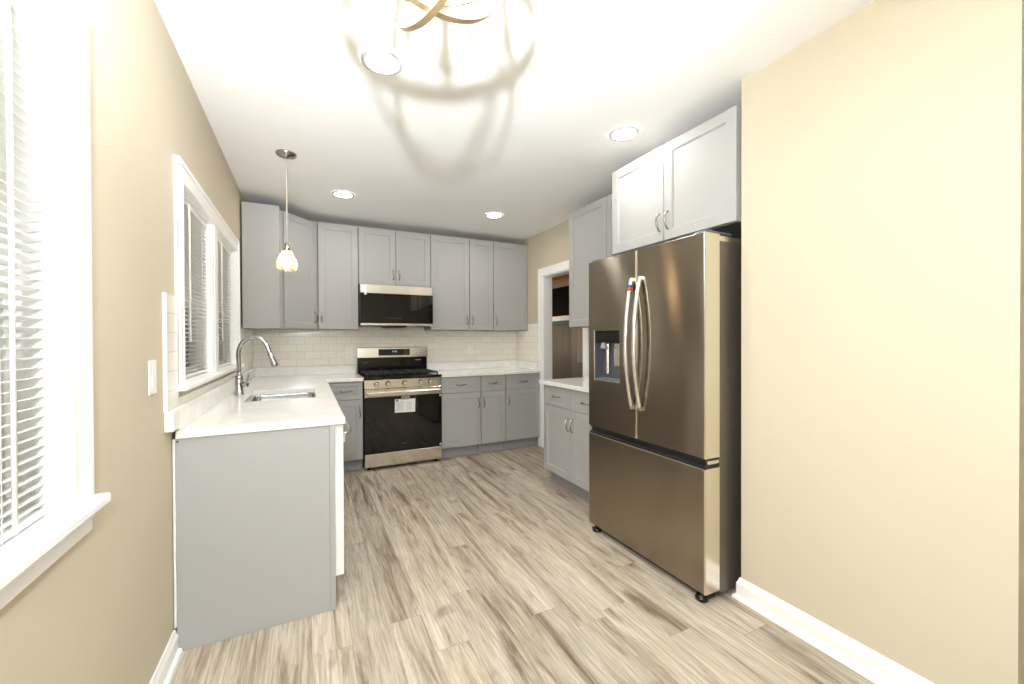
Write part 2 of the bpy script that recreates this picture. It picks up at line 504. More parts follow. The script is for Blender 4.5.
# baseboards
def baseboard(name, pts, h=0.10, t=0.016, shoe=0.014):
    """pts: a polyline on the floor, room on its left side"""
    prof = [(0.0006, 0.001), (t + shoe, 0.001), (t + shoe, 0.010), (t + shoe * 0.75, 0.018), (t + 0.001, 0.022), (t, 0.024), (t, h * 0.74), (t * 0.82, h * 0.80), (t * 0.62, h * 0.86), (t * 0.5, h * 0.95), (t * 0.34, h), (0.0006, h)]
    bm = bm_new()
    P = [Vector((p[0], p[1], 0)) for p in pts]
    rings = []
    for i, p in enumerate(P):
        d0 = (P[i] - P[i - 1]).normalized() if i else None
        d1 = (P[i + 1] - P[i]).normalized() if i < len(P) - 1 else None
        n0 = Vector((-d0.y, d0.x, 0)) if d0 else None
        n1 = Vector((-d1.y, d1.x, 0)) if d1 else None
        if n0 and n1:
            m = (n0 + n1).normalized(); m = m / m.dot(n0)
        else: m = n0 or n1
        rings.append([p + m * a + Vector((0, 0, z)) for a, z in prof])
    ring_loft(bm, rings)
    return obj(name, bm, M_WHITE, kind='structure')
baseboard('baseboard_left', [(L, 2.112), (L, YF + 0.002)], h=0.10)
baseboard('baseboard_right', [(R + 0.6, E0), (W, E0), (W, E1), (W + 0.10, E1)][0:4], h=0.105)

# wall tiles
def tiles():
    z0, z1 = 1.0065, 1.468
    # left wall: near strip, under the sills, beyond the window
    bm = bm_new(); t = 0.011
    box(bm, L + 0.0005, L + t, 2.014, 2.172, z0, z1, 0)
    box(bm, L + 0.0005, L + t, 2.172, 3.893, z0, 1.040, 0)
    box(bm, L + 0.0005, L + t, 3.893, B - t, z0, 1.386, 0)
    box(bm, L + 0.0005, L + t + 0.002, 2.008, 2.014, z0, z1, 1)
    obj('wall_tile_left', bm, [M_TILEY, M_WHITE], kind='structure')
    bm = bm_new()
    box(bm, L + t + 0.001, R - t - 0.001, B - t, B - 0.0005, z0, 1.386, 0)
    box(bm, 0.322, 1.086, B - t, B - 0.0005, 0.86, z0, 0)
    box(bm, 0.325, 1.08, B - t, B - 0.0005, 1.386, 1.55, 0)
    obj('wall_tile_back', bm, M_TILEX, kind='structure')
    bm = bm_new()
    box(bm, R - t, R - 0.0005, 4.262, B - t, z0, 1.386, 0)
    box(bm, R - t, R - 0.0005, 4.262, 4.51, 1.386, z1, 0)
    obj('wall_tile_right', bm, M_TILEY, kind='structure')
tiles()

# ------------------------------------------------------------------ windows and blinds on the left wall
def window(name, openings, casing, stool_z, ytop, stool, apron):
    """openings: list of (y0,y1,z0,z1); casing: outer (y0,y1,z1)"""
    t = thing(name, None, None, (L, (casing[0] + casing[1]) / 2, stool_z), kind='structure')
    oy, oz = t.location.y, t.location.z
    bm = bm_new()
    c0, c1, cz = casing
    i0, i1, iz = openings[0][0], openings[-1][1], openings[0][3]
    def cas(y0, y1, z0, z1):
        box(bm, 0.0005, 0.016, y0 - oy, y1 - oy, z0 - oz, z1 - oz, 0, 0.002)
    cas(c0, i0 + 0.004, stool_z, cz); cas(i1 - 0.004, c1, stool_z, cz); cas(i0 + 0.004, i1 - 0.004, iz - 0.004, cz)
    # raised outer back-band and inner bead
    def band(y0, y1, z0, z1, x): box(bm, 0.010, x, y0 - oy, y1 - oy, z0 - oz, z1 - oz, 0, 0.002)
    bw = 0.020
    band(c0, c0 + bw, stool_z, cz, 0.024); band(c1 - bw, c1, stool_z, cz, 0.024); band(c0 + bw, c1 - bw, cz - bw, cz, 0.024)
    band(i0 - 0.012, i0 + 0.002, stool_z, iz, 0.020); band(i1 - 0.002, i1 + 0.012, stool_z, iz, 0.020); band(i0, i1, iz - 0.002, iz + 0.012, 0.020)
    band(c0 + 0.034, c0 + 0.042, stool_z, cz - 0.03, 0.0195); band(c1 - 0.042, c1 - 0.034, stool_z, cz - 0.03, 0.0195)
    obj('casing', bm, M_WHITE, t)
    for (a, b, c, d) in openings:
        bm = bm_new()
        for (y0, y1, z0, z1) in ((a, a + 0.012, c, d), (b - 0.012, b, c, d), (a + 0.0121, b - 0.0121, d - 0.012, d), (a + 0.0121, b - 0.0121, c - 0.02, c + 0.002)):
            box(bm, -0.138, 0.001, y0 - oy, y1 - oy, z0 - oz, z1 - oz, 0)
        obj('jamb', bm, M_WHITE, t)
        mid = c + (d - c) * 0.455
        for (z0, z1, x0) in ((c + 0.003, mid + 0.02, -0.098), (mid - 0.02, d - 0.013, -0.134)):
            bm = bm_new(); s = 0.038
            ya, yb = a + 0.013, b - 0.013
            for (y0, y1, za, zb) in ((ya, ya + s, z0, z1), (yb - s, yb, z0, z1), (ya + s, yb - s, z0, z0 + s), (ya + s, yb - s, z1 - s, z1)):
                box(bm, x0, x0 + 0.032, y0 - oy, y1 - oy, za - oz, zb - oz, 0, 0.002)
            sash = obj('sash', bm, M_WHITE, t)
            bx('pane', M_GLASS, x0 + 0.014, x0 + 0.018, ya + s - oy, yb - s - oy, z0 + s - oz, z1 - s - oz, sash)
    if len(openings) == 2:
        a, b = openings[0][1], openings[1][0]
        bm = bm_new()
        box(bm, 0.0005, 0.006, a - 0.004 - oy, b + 0.004 - oy, stool_z - oz, iz - 0.004 - oz, 0, 0.002)
        box(bm, 0.004, 0.010, a + 0.03 - oy, b - 0.03 - oy, stool_z - oz, iz - 0.004 - oz, 0, 0.002)
        obj('mullion', bm, M_WHITE, t)
    s0, s1, pr, th = stool
    bm = bm_new()
    box(bm, 0.0005, pr, s0 - oy, s1 - oy, -th, 0.0, 0, 0.006, 2)
    for (a, b, c, d) in openings: box(bm, -0.10, 0.004, a + 0.013 - oy, b - 0.013 - oy, -0.012, 0.0015, 0)
    obj('stool', bm, M_WHITE, t)
    if apron:
        bm = bm_new()
        box(bm, 0.0005, 0.014, s0 + 0.03 - oy, s1 - 0.03 - oy, -th - apron, -th, 0, 0.003)
        box(bm, 0.0005, 0.019, s0 + 0.03 - oy, s1 - 0.03 - oy, -th - apron * 0.45, -th, 0, 0.004)
        obj('apron', bm, M_WHITE, t)
    return t
window('window_1', [W1], (0.30, 1.368, 2.082), 0.893, 2.08, (0.27, 1.415, 0.040, 0.026), 0.055)
window('window_2', [W2, W3], (2.172, 3.885, 2.060), 1.095, 2.06, (2.138, 3.905, 0.048, 0.024), 0)

def blind(opening, label, tilt, wand_y, wand_len, cords):
    a, b, c, d = opening
    a += 0.0124; b -= 0.0124
    zt, zb = d - 0.013, c + 0.006
    cx = -0.034
    t = thing('window_blind', label, 'window blind', (L, (a + b) / 2, zb), 0, 'white slatted blinds in the left wall windows')
    oy, oz = (a + b) / 2, zb
    h = (b - a) / 2
    bm = bm_new()
    box(bm, cx - 0.016, cx + 0.016, -h, h, zt - 0.028 - oz, zt - oz, 0, 0.003)
    obj('headrail', bm, M_SLAT, t)
    bm = bm_new()
    box(bm, cx - 0.013, cx + 0.013, -h, h, 0.002, 0.016, 0, 0.004)
    obj('bottom_rail', bm, M_SLAT, t)
    pitch = 0.0213
    z = 0.028
    n = int((zt - 0.034 - oz - z) / pitch)
    bm = bm_new()
    for i in range(n + 1):
        zz = z + i * pitch
        top = []; bot = []
        for k in range(5):
            s = (k - 2) / 2 * 0.0125
            crown = 0.0016 * (1 - (s / 0.0125) ** 2)
            x = cx + s * math.cos(tilt) - crown * math.sin(tilt) * 0
            zc = zz - s * math.sin(tilt) + crown
            top.append((x, zc + 0.0004)); bot.append((x, zc - 0.0004))
        loop = top + bot[::-1]
        ring_loft(bm, [[Vector((x, -h, q)) for x, q in loop], [Vector((x, h, q)) for x, q in loop]], smooth=False)
    obj('slats', bm, M_SLAT, t)
    for y in cords:
        bm = bm_new()
        tube(bm, [(cx + 0.0132, y - oy, zt - 0.03 - oz), (cx + 0.0132, y - oy, 0.0), (cx - 0.0132, y - oy, 0.0), (cx - 0.0132, y - oy, zt - 0.03 - oz)], 0.0011, 6)
        obj('ladder_cord', bm, M_SLAT, t)
    bm = bm_new()
    tube(bm, [(cx + 0.024, wand_y - oy, zt - 0.02 - oz), (cx + 0.026, wand_y - oy, zt - 0.10 - oz), (cx + 0.026, wand_y - oy, zt - wand_len - oz)], 0.0045, 8)
    tube(bm, [(cx + 0.014, wand_y - oy, zt - 0.016 - oz), (cx + 0.024, wand_y - oy, zt - 0.02 - oz)], 0.003, 6)
    obj('tilt_wand', bm, M_SLAT, t)
    return t
blind(W1, 'white slatted blind in the near window at the left edge of the view', math.radians(-11), 1.130, 1.06, (0.55, 1.12))
blind(W2, 'white slatted blind in the half of the kitchen window nearer the camera', math.radians(-11), 2.475, 0.68, (2.38, 2.81))
blind(W3, 'white slatted blind in the far half of the kitchen window, by the grey corner cabinet', math.radians(-11), 3.315, 0.68, (3.23, 3.66))

# ------------------------------------------------------------------ cabinets
# local frame of a cabinet: x along its width, front at y = 0 facing -y, body towards +y, z up from its base
T = 0.019          # door thickness
def door_bm(x0, x1, z0, z1, rail=0.058, rec=0.008, y=0.0):
    bm = bm_new()
    def rect(i, yy): return [Vector((x0 + i, y + yy, z0 + i)), Vector((x1 - i, y + yy, z0 + i)), Vector((x1 - i, y + yy, z1 - i)), Vector((x0 + i, y + yy, z1 - i))]
    ring_loft(bm, [rect(0, T), rect(0, 0.002), rect(0.002, 0), rect(rail, 0), rect(rail + 0.0015, rec * 0.55), rect(rail + 0.006, rec * 0.6), rect(rail + 0.0075, rec)])
    return bm

def pull_bm(n=14):
    """arched pull along local x, feet at both ends, standing off towards -y"""
    bm = bm_new()
    l = 0.052
    pts, rad = [], []
    for i in range(n + 1):
        s = -1 + 2 * i / n
        x = s * l
        y = -0.023 * (1 - abs(s) ** 3.2) - 0.003
        z = 0.0035 * math.sin(s * PI)
        pts.append((x, y, z)); rad.append(0.0042 + 0.0022 * (1 - s * s))
    tube(bm, pts, rad, 8, up=(0, 0, 1))
    for s in (-1, 1):
        lathe(bm, [(0.0062, 0.0), (0.0062, 0.003), (0.0045, 0.006)], (s * l, 0.0, 0), 12, axis='Y')
        bm.verts.ensure_lookup_table()
    return bm
PULL = None
def pull(parent, x, z, vertical, y=0.0):
    global PULL
    if PULL is None:
        bm = pull_bm()
        for v in bm.verts:
            pass
        o = obj('handle', bm, M_NICKEL, parent)
        PULL = o.data
    else:
        o = bpy.data.objects.new('handle', PULL)
        COL.objects.link(o); o.parent = parent
    o.location = (x, y - 0.0005, z)
    o.rotation_euler = (0, PI / 2, 0) if vertical else (0, 0, 0)
    return o

def carcass(parent, w, d, z0, z1, name='body'):
    bm = bm_new()
    box(bm, 0.0008, w - 0.0008, T + 0.0015, d, z0, z1, 0)
    bm.faces.ensure_lookup_table()
    f = min(bm.faces, key=lambda f: f.calc_center_median().z)
    bmesh.ops.inset_region(bm, faces=[f], thickness=0.016, depth=0)
    r = bmesh.ops.extrude_face_region(bm, geom=[f])
    vs_ = [v for v in r['geom'] if isinstance(v, bmesh.types.BMVert)]
    for v in vs_: v.co.z += 0.012
    bmesh.ops.delete(bm, geom=[f], context='FACES')
    return obj(name, bm, M_CAB, parent)

def cab_door(parent, x0, x1, z0, z1, hx=None, hz=None, vertical=True, name='door', rail=0.058):
    o = obj(name, door_bm(x0 + 0.0028, x1 - 0.0028, z0, z1, rail), M_CAB, parent)
    if hx is not None: pull(o, hx, hz, vertical)
    return o

def upper(label, loc, rz, w, d, z0, z1, doors, group='grey shaker upper cabinets'):
    t = thing('upper_cabinet', label, 'cabinet', (loc[0], loc[1], z0), rz, group)
    carcass(t, w, d, 0, z1 - z0)
    for (x0, x1, side) in doors:
        hx = None if side is None else (x0 + 0.032 if side == 'l' else x1 - 0.032)
        cab_door(t, x0, x1, 0.002, z1 - z0 - 0.002, hx, 0.115)
    return t

def base(label, loc, rz, w, d, cols, side_panel=True):
    """cols: list of (x0, x1, handle side)"""
    t = thing('base_cabinet', label, 'cabinet', (loc[0], loc[1], 0), rz, 'grey shaker base cabinets')
    carcass(t, w, d, 0.113, CB - 0.001)
    bx('toe_kick', M_TOE, 0.002, w - 0.002, T + 0.062, T + 0.076, 0.001, 0.1125, t)
    zs = 0.705
    for (x0, x1, side) in cols:
        cab_door(t, x0, x1, zs + 0.002, CB - 0.006, (x0 + x1) / 2, 0.790, False, 'drawer', rail=0.042)
        hx = x0 + 0.030 if side == 'l' else x1 - 0.030
        cab_door(t, x0, x1, 0.121, zs - 0.002, hx, 0.580)
    return t

# upper cabinets on the back wall
UF = B - 0.303
CORN_X = -0.0593
upper('tall single door grey upper cabinet between the angled corner cabinet and the microwave', (CORN_X + 0.001, UF), 0, 0.322 + 0.0593 - 0.002, 0.3025, ZU, ZB, [(0, 0.379, 'l')])
upper('short two door grey upper cabinet directly above the microwave', (0.3235, UF), 0, 0.761, 0.3025, 1.861, ZB, [(0, 0.3805, 'r'), (0.3805, 0.761, 'l')])
upper('wide single door grey upper cabinet immediately right of the microwave', (1.086, UF), 0, 0.4635, 0.3025, ZU, ZB, [(0, 0.4635, 'r')])
upper('narrow single door grey upper cabinet, middle of the three right of the microwave', (1.5505, UF), 0, 0.3065, 0.3025, ZU, ZB, [(0, 0.3065, 'l')])
upper('wide single door grey upper cabinet against the yellow wall corner by the doorway', (1.858, UF), 0, R - 1.858 - 0.002, 0.3025, ZU, ZB, [(0, R - 1.858 - 0.002, 'l')])

# corner upper cabinet with its angled door
def corner_cabinet():
    t = thing('corner_cabinet', 'grey corner upper cabinet with an angled door, left of the range above the faucet', 'cabinet', (L + 0.013, B - 0.013, ZU))
    h = 2.447 - ZU
    ax, ay = L + 0.285, B - 0.730           # end of the side panel
    bm = bm_new()
    x0, y0 = 0.0, 0.0                      # wall corner
    pts = [(0, 0), (0, ay - (B - 0.013)), (ax - (L + 0.013), ay - (B - 0.013)), (ax - (L + 0.013), (B - 0.605) - (B - 0.013)),
           (CORN_X - 0.001 - (L + 0.013), (UF + T + 0.002) - (B - 0.013)), (CORN_X - 0.001 - (L + 0.013), 0)]
    # the angled face sits back behind the door
    ring_loft(bm, [[Vector((x, y, 0.0)) for x, y in pts], [Vector((x, y, h)) for x, y in pts]])
    obj('body', bm, M_CAB, t)
    # end panel, covering the near side, with a face strip
    bx('side_panel', M_CAB, 0.0, ax - (L + 0.013) + 0.002, pts[1][1] - 0.008, pts[1][1] - 0.0005, -0.002, h, t, 0.001)
    # angled door
    a = Vector((ax + 0.002, B - 0.606)); b = Vector((CORN_X - 0.022, UF + T - 0.002))
    a = a + (b - a).normalized() * 0.022
    d = b - a; wd = d.length; ang = math.atan2(d.y, d.x)
    nrm = Vector((d.y, -d.x)).normalized()
    dr = obj('door', door_bm(0.004, wd - 0.006, 0.002, h - 0.002), M_CAB, t)
    p = a + nrm * (T + 0.002)
    dr.location = (p.x - (L + 0.013), p.y - (B - 0.013), 0)
    dr.rotation_euler = (0, 0, ang)
    pull(dr, wd - 0.036, 0.115, True)
    return t
corner_cabinet()

# upper cabinets on the right wall (facing the room, local x runs towards the camera)
UX = 2.0193
upper('tall grey upper cabinet on the right wall beside the doorway, over the short worktop', (UX, 3.182), -PI / 2, 0.537, R - UX - 0.002, ZU, ZT, [(0, 0.537, 'r')])
upper('tall grey upper cabinet on the right wall tucked behind the fridge cabinet', (UX, 2.644), -PI / 2, 0.378, R - UX - 0.002, ZU, ZT, [(0, 0.378, 'l')])
upper('deep two door pale grey cabinet above the refrigerator', (1.7478, 2.2605), -PI / 2, 0.934, R - 1.7478 - 0.002, 1.866, ZT, [(0, 0.467, 'r'), (0.467, 0.934, 'l')])

# base cabinets on the back wall
BF = B - 0.629
RX0, RX1 = 0.3270, 1.1010
base('narrow grey base cabinet with one drawer left of the range', (0.018, BF), 0, 0.304, 0.615, [(0, 0.304, 'r')])
base('grey base cabinet with one drawer immediately right of the range', (RX1 + 0.003, BF), 0, 1.555 - RX1 - 0.004, 0.615, [(0, 1.555 - RX1 - 0.004, 'r')])
base('narrow grey base cabinet with one drawer, middle of the three right of the range', (1.556, BF), 0, 0.3025, 0.615, [(0, 0.3025, 'l')])
base('grey base cabinet with one drawer in the corner by the doorway', (1.8595, BF), 0, R - 1.8595 - 0.002, 0.615, [(0, R - 1.8595 - 0.002, 'l')])
base('two door grey base cabinet with two drawers between refrigerator and doorway', (1.738, 3.177), -PI / 2, 0.838, R - 1.738 - 0.002, [(0, 0.42, 'r'), (0.42, 0.838, 'l')])

# left run: sink cabinet, corner, dishwasher, end panel
t = thing('base_cabinet', 'grey sink base cabinet under the undermount sink, beyond the dishwasher', 'cabinet', (L + 0.615, 2.745, 0), PI / 2, 'grey shaker base cabinets')
for (x0, x1) in ((0.002, 0.020), (0.882, 0.900)): bx('side_panel', M_CAB, x0, x1, T + 0.002, 0.612, 0.113, CB - 0.001, t)
bx('bottom_panel', M_CAB, 0.021, 0.881, T + 0.002, 0.612, 0.113, 0.131, t)
bx('front_rail', M_CAB, 0.021, 0.881, T + 0.002, T + 0.020, 0.70, CB - 0.001, t)
bx('toe_kick', M_TOE, 0.002, 0.90, T + 0.062, T + 0.076, 0.001, 0.1125, t)
for (x0, x1, s) in ((0, 0.45, 'r'), (0.45, 0.902, 'l')):
    cab_door(t, x0, x1, 0.121, 0.703, x1 - 0.03 if s == 'r' else x0 + 0.03, 0.58)
cab_door(t, 0, 0.902, 0.707, CB - 0.006, None, name='false_front', rail=0.042)
t = thing('base_cabinet', 'grey blind corner base cabinet where the two counter runs meet', 'cabinet', (L + 0.615, 3.649, 0), PI / 2, 'grey shaker base cabinets')
carcass(t, B - 3.649 - 0.014, 0.600, 0.113, CB - 0.001)
cab_door(t, 0, 0.52, 0.121, CB - 0.006, 0.03, 0.58)
bx('toe_kick', M_TOE, 0.002, 0.535, T + 0.062, T + 0.076, 0.001, 0.1125, t)

def dishwasher():
    t = thing('dishwasher', 'dishwasher with a bowed steel bar handle at the near end of the left counter', 'dishwasher', (L + 0.620, 2.136, 0), PI / 2)
    bm = bm_new(); box(bm, 0.003, 0.603, 0.032, 0.60, 0.10, CB - 0.004, 0); obj('tub', bm, M_GREYP, t)
    bm = bm_new(); box(bm, 0.0, 0.606, -0.030, 0.030, 0.148, CB - 0.006, 0, 0.003); obj('door', bm, [M_WHITE], t)
    bm = bm_new(); box(bm, 0.012, 0.594, 0.075, 0.09, 0.002, 0.13, 0); obj('toe_panel', bm, M_BLACKM, t)
    bm = bm_new()
    pts = []
    for i in range(17):
        s = -1 + 2 * i / 16
        pts.append((0.303 + s * 0.262, -0.034 - 0.040 * (1 - abs(s) ** 4), 0.815))
    tube(bm, pts, 0.012, 10, up=(0, 0, 1), flat=0.8)
    obj('handle', bm, M_HANDLE, t)
    bm = bm_new(); box(bm, 0.06, 0.085, -0.042, -0.0305, 0.775, 0.80, 0, 0.002); obj('tag', bm, M_PAPER, t, label='small white tag')
    for k in (0.05, 0.55):
        bm = bm_new(); lathe(bm, [(0.018, 0.001), (0.018, 0.008), (0.008, 0.012), (0.008, 0.1)], (k, 0.2, 0), 12); obj('foot', bm, M_BLACKM, t)
    return t
dishwasher()

t = thing('end_panel', 'pale grey end panel closing the near end of the left counter', 'cabinet panel', (L + 0.002, 2.1155, 0))
bx('panel', M_CAB, 0.010, 0.585, 0.0, 0.016, 0.001, CB - 0.002, t)
bx('stile', M_CAB, 0.5855, 0.609, -0.0035, 0.016, 0.001, CB - 0.002, t, 0.001)
bm = bm_new(); box(bm, 0.0005, 0.009, -0.006, 0.004, 0.106, CB - 0.002, 0, 0.002); obj('edge_strip', bm, M_WHITE, t, label='white edge strip')
bm = bm_new(); lathe(bm, [(0.0042, 0.0), (0.0042, 0.0016), (0.002, 0.0022)], (0.0165, -0.0004, 0.868), 12, axis='Y')
for v in bm.verts: v.co.y = -abs(v.co.y)
obj('screw_hole_plug', bm, M_SCREW, t, label='small brown plug')

# ------------------------------------------------------------------ worktops
SINK = (-0.507, -0.112, 2.915, 3.500)
def slab(bm, outline, holes, z0, z1, bev=0.004):
    """worktop from rectangles; outline is a list of rects that abut, holes cut on the grid"""
    xs = sorted(set([v for r in outline + holes for v in r[:2]])); ys = sorted(set([v for r in outline + holes for v in r[2:]]))
    inside = lambda x, y: any(r[0] < x < r[1] and r[2] < y < r[3] for r in outline) and not any(r[0] < x < r[1] and r[2] < y < r[3] for r in holes)
    g = {(i, k): inside((xs[i] + xs[i + 1]) / 2, (ys[k] + ys[k + 1]) / 2) for i in range(len(xs) - 1) for k in range(len(ys) - 1)}
    V = {}
    def v(x, y, z):
        key = (round(x, 5), round(y, 5), z)
        if key not in V: V[key] = bm.verts.new((x, y, z))
        return V[key]
    for (i, k), s in g.items():
        if not s: continue
        a, b, c, d = xs[i], xs[i + 1], ys[k], ys[k + 1]
        bm.faces.new((v(a, c, z1), v(b, c, z1), v(b, d, z1), v(a, d, z1)))
        bm.faces.new((v(a, d, z0), v(b, d, z0), v(b, c, z0), v(a, c, z0)))
        if not g.get((i - 1, k)): bm.faces.new((v(a, c, z0), v(a, c, z1), v(a, d, z1), v(a, d, z0)))
        if not g.get((i + 1, k)): bm.faces.new((v(b, c, z0), v(b, d, z0), v(b, d, z1), v(b, c, z1)))
        if not g.get((i, k - 1)): bm.faces.new((v(a, c, z0), v(b, c, z0), v(b, c, z1), v(a, c, z1)))
        if not g.get((i, k + 1)): bm.faces.new((v(a, d, z0), v(a, d, z1), v(b, d, z1), v(b, d, z0)))
    bmesh.ops.recalc_face_normals(bm, faces=bm.faces[:])
    es = [e for e in bm.edges if len(e.link_faces) == 2 and e.calc_face_angle() > 1.0 and min(q.co.z for q in e.verts) > z1 - 1e-4]
    bmesh.ops.bevel(bm, geom=es, offset=bev, segments=2, affect='EDGES', profile=0.5)
    return bm

t = thing('countertop', 'white quartz L-shaped countertop with the sink, left of the range', 'countertop', (L, 2.11, CB), 0, 'white quartz countertops')
off = Vector(t.location)
def shift(bm):
    for v in bm.verts: v.co -= off
    return bm
obj('slab', shift(slab(bm_new(), [(L + 0.014, -0.001, 2.108, B - 0.012), (-0.001, RX0 - 0.003, B - 0.655, B - 0.012)], [SINK], CB, CT)), M_QUARTZ, t)
bm = bm_new()
box(bm, L + 0.0005, L + 0.030, 2.014, 2.1075, CB + 0.045, 1.006, 0, 0.002)
box(bm, L + 0.0005, L + 0.030, 2.1075, B - 0.012, CT + 0.0005, 1.006, 0, 0.002)
box(bm, L + 0.0305, RX0 - 0.006, B - 0.033, B - 0.0125, CT + 0.0005, 1.006, 0, 0.002)
obj('upstand', shift(bm), M_QUARTZ, t)

t = thing('countertop', 'white quartz countertop right of the range, running to the doorway corner', 'countertop', (RX1, B - 0.655, CB), 0, 'white quartz countertops')
off = Vector(t.location)
obj('slab', shift(slab(bm_new(), [(RX1 + 0.003, R - 0.012, B - 0.655, B - 0.012)], [], CB, CT)), M_QUARTZ, t)
bm = bm_new()
box(bm, RX1 + 0.003, R - 0.0125, B - 0.033, B - 0.0125, CT + 0.0005, 1.006, 0, 0.002)
box(bm, R - 0.033, R - 0.0125, 4.265, B - 0.0335, CT + 0.0005, 1.006, 0, 0.002)
obj('upstand', shift(bm), M_QUARTZ, t)

t = thing('countertop', 'short white quartz countertop between refrigerator and doorway', 'countertop', (1.70, 2.34, CB), 0, 'white quartz countertops')
off = Vector(t.location)
obj('slab', shift(slab(bm_new(), [(1.708, R - 0.002, 2.340, 3.205)], [], CB, CT)), M_QUARTZ, t)

# ------------------------------------------------------------------ sink and faucet
def sink():
    x0, x1, y0, y1 = SINK
    t = thing('sink', 'undermount stainless steel sink set in the white quartz countertop', 'sink', ((x0 + x1) / 2, (y0 + y1) / 2, CB - 0.2))
    hx, hy = (x1 - x0) / 2, (y1 - y0) / 2
    def rr(ax, ay, r, z, n=6):
        pts = []
        for cx, cy, a0 in ((ax - r, ay - r, 0), (-ax + r, ay - r, PI / 2), (-ax + r, -ay + r, PI), (ax - r, -ay + r, 1.5 * PI)):
            for k in range(n + 1):
                a = a0 + k * PI / 2 / n
                pts.append(Vector((cx + r * math.cos(a), cy + r * math.sin(a), z)))
        return pts
    bm = bm_new()
    ring_loft(bm, [rr(hx + 0.012, hy + 0.012, 0.05, 0.1985), rr(hx - 0.003, hy - 0.003, 0.045, 0.1985), rr(hx - 0.004, hy - 0.004, 0.045, 0.19),
                   rr(hx - 0.010, hy - 0.010, 0.045, 0.03), rr(hx - 0.022, hy - 0.022, 0.04, 0.010), rr(hx - 0.05, hy - 0.05, 0.03, 0.004), rr(0.045, 0.045, 0.0449, 0.0)],
              cap0=False, cap1=True, smooth=True)
    obj('basin', bm, M_CHROME, t)
    bm = bm_new(); lathe(bm, [(0.044, 0.0005), (0.044, 0.004), (0.036, 0.005), (0.032, 0.002), (0.006, 0.002), (0.006, 0.006)], (0, 0, 0.0), 24)
    obj('drain', bm, M_CHROME, t)
sink()

def faucet():
    bx_, by_ = -0.572, 3.285
    t = thing('faucet', 'brushed chrome gooseneck pull-down kitchen faucet behind the sink', 'faucet', (bx_, by_, CT + 0.0005))
    bm = bm_new()
    lathe(bm, [(0.030, 0.0), (0.030, 0.006), (0.0255, 0.010), (0.0245, 0.118), (0.0235, 0.128), (0.017, 0.132), (0.016, 0.15)], (0, 0, 0), 24)
    obj('base', bm, M_CHROME, t)
    bm = bm_new()
    ctrl = [(0, 0, 0.13), (0, 0, 0.22), (0.0, 0, 0.29), (0.016, -0.003, 0.343), (0.052, -0.008, 0.378), (0.098, -0.013, 0.386), (0.140, -0.018, 0.366), (0.168, -0.021, 0.322), (0.182, -0.023, 0.276)]
    tube(bm, smooth_path(ctrl, 6), 0.0135, 14)
    obj('gooseneck', bm, M_CHROME, t)
    bm = bm_new()
    d = Vector((0.034, -0.004, -0.096)).normalized()
    p0 = Vector((0.1815, -0.023, 0.279))
    tube(bm, [p0 + d * s for s in (0, 0.006, 0.03, 0.075, 0.092, 0.098)], [0.0145, 0.0165, 0.0165, 0.0215, 0.0225, 0.0195], 16)
    obj('spray_head', bm, M_CHROME, t)
    bm = bm_new()
    tube(bm, [(0.018, -0.012, 0.072), (0.050, -0.033, 0.072), (0.054, -0.036, 0.072)], [0.017, 0.017, 0.012], 14)
    h = obj('handle_hub', bm, M_NICKEL, t)
    bm = bm_new()
    tube(bm, smooth_path([(0.046, -0.030, 0.082), (0.050, -0.030, 0.110), (0.060, -0.034, 0.150)], 4), [0.0075] * 4 + [0.0062] * 4 + [0.0055], 10)
    obj('lever', bm, M_CHROME, h)
faucet()

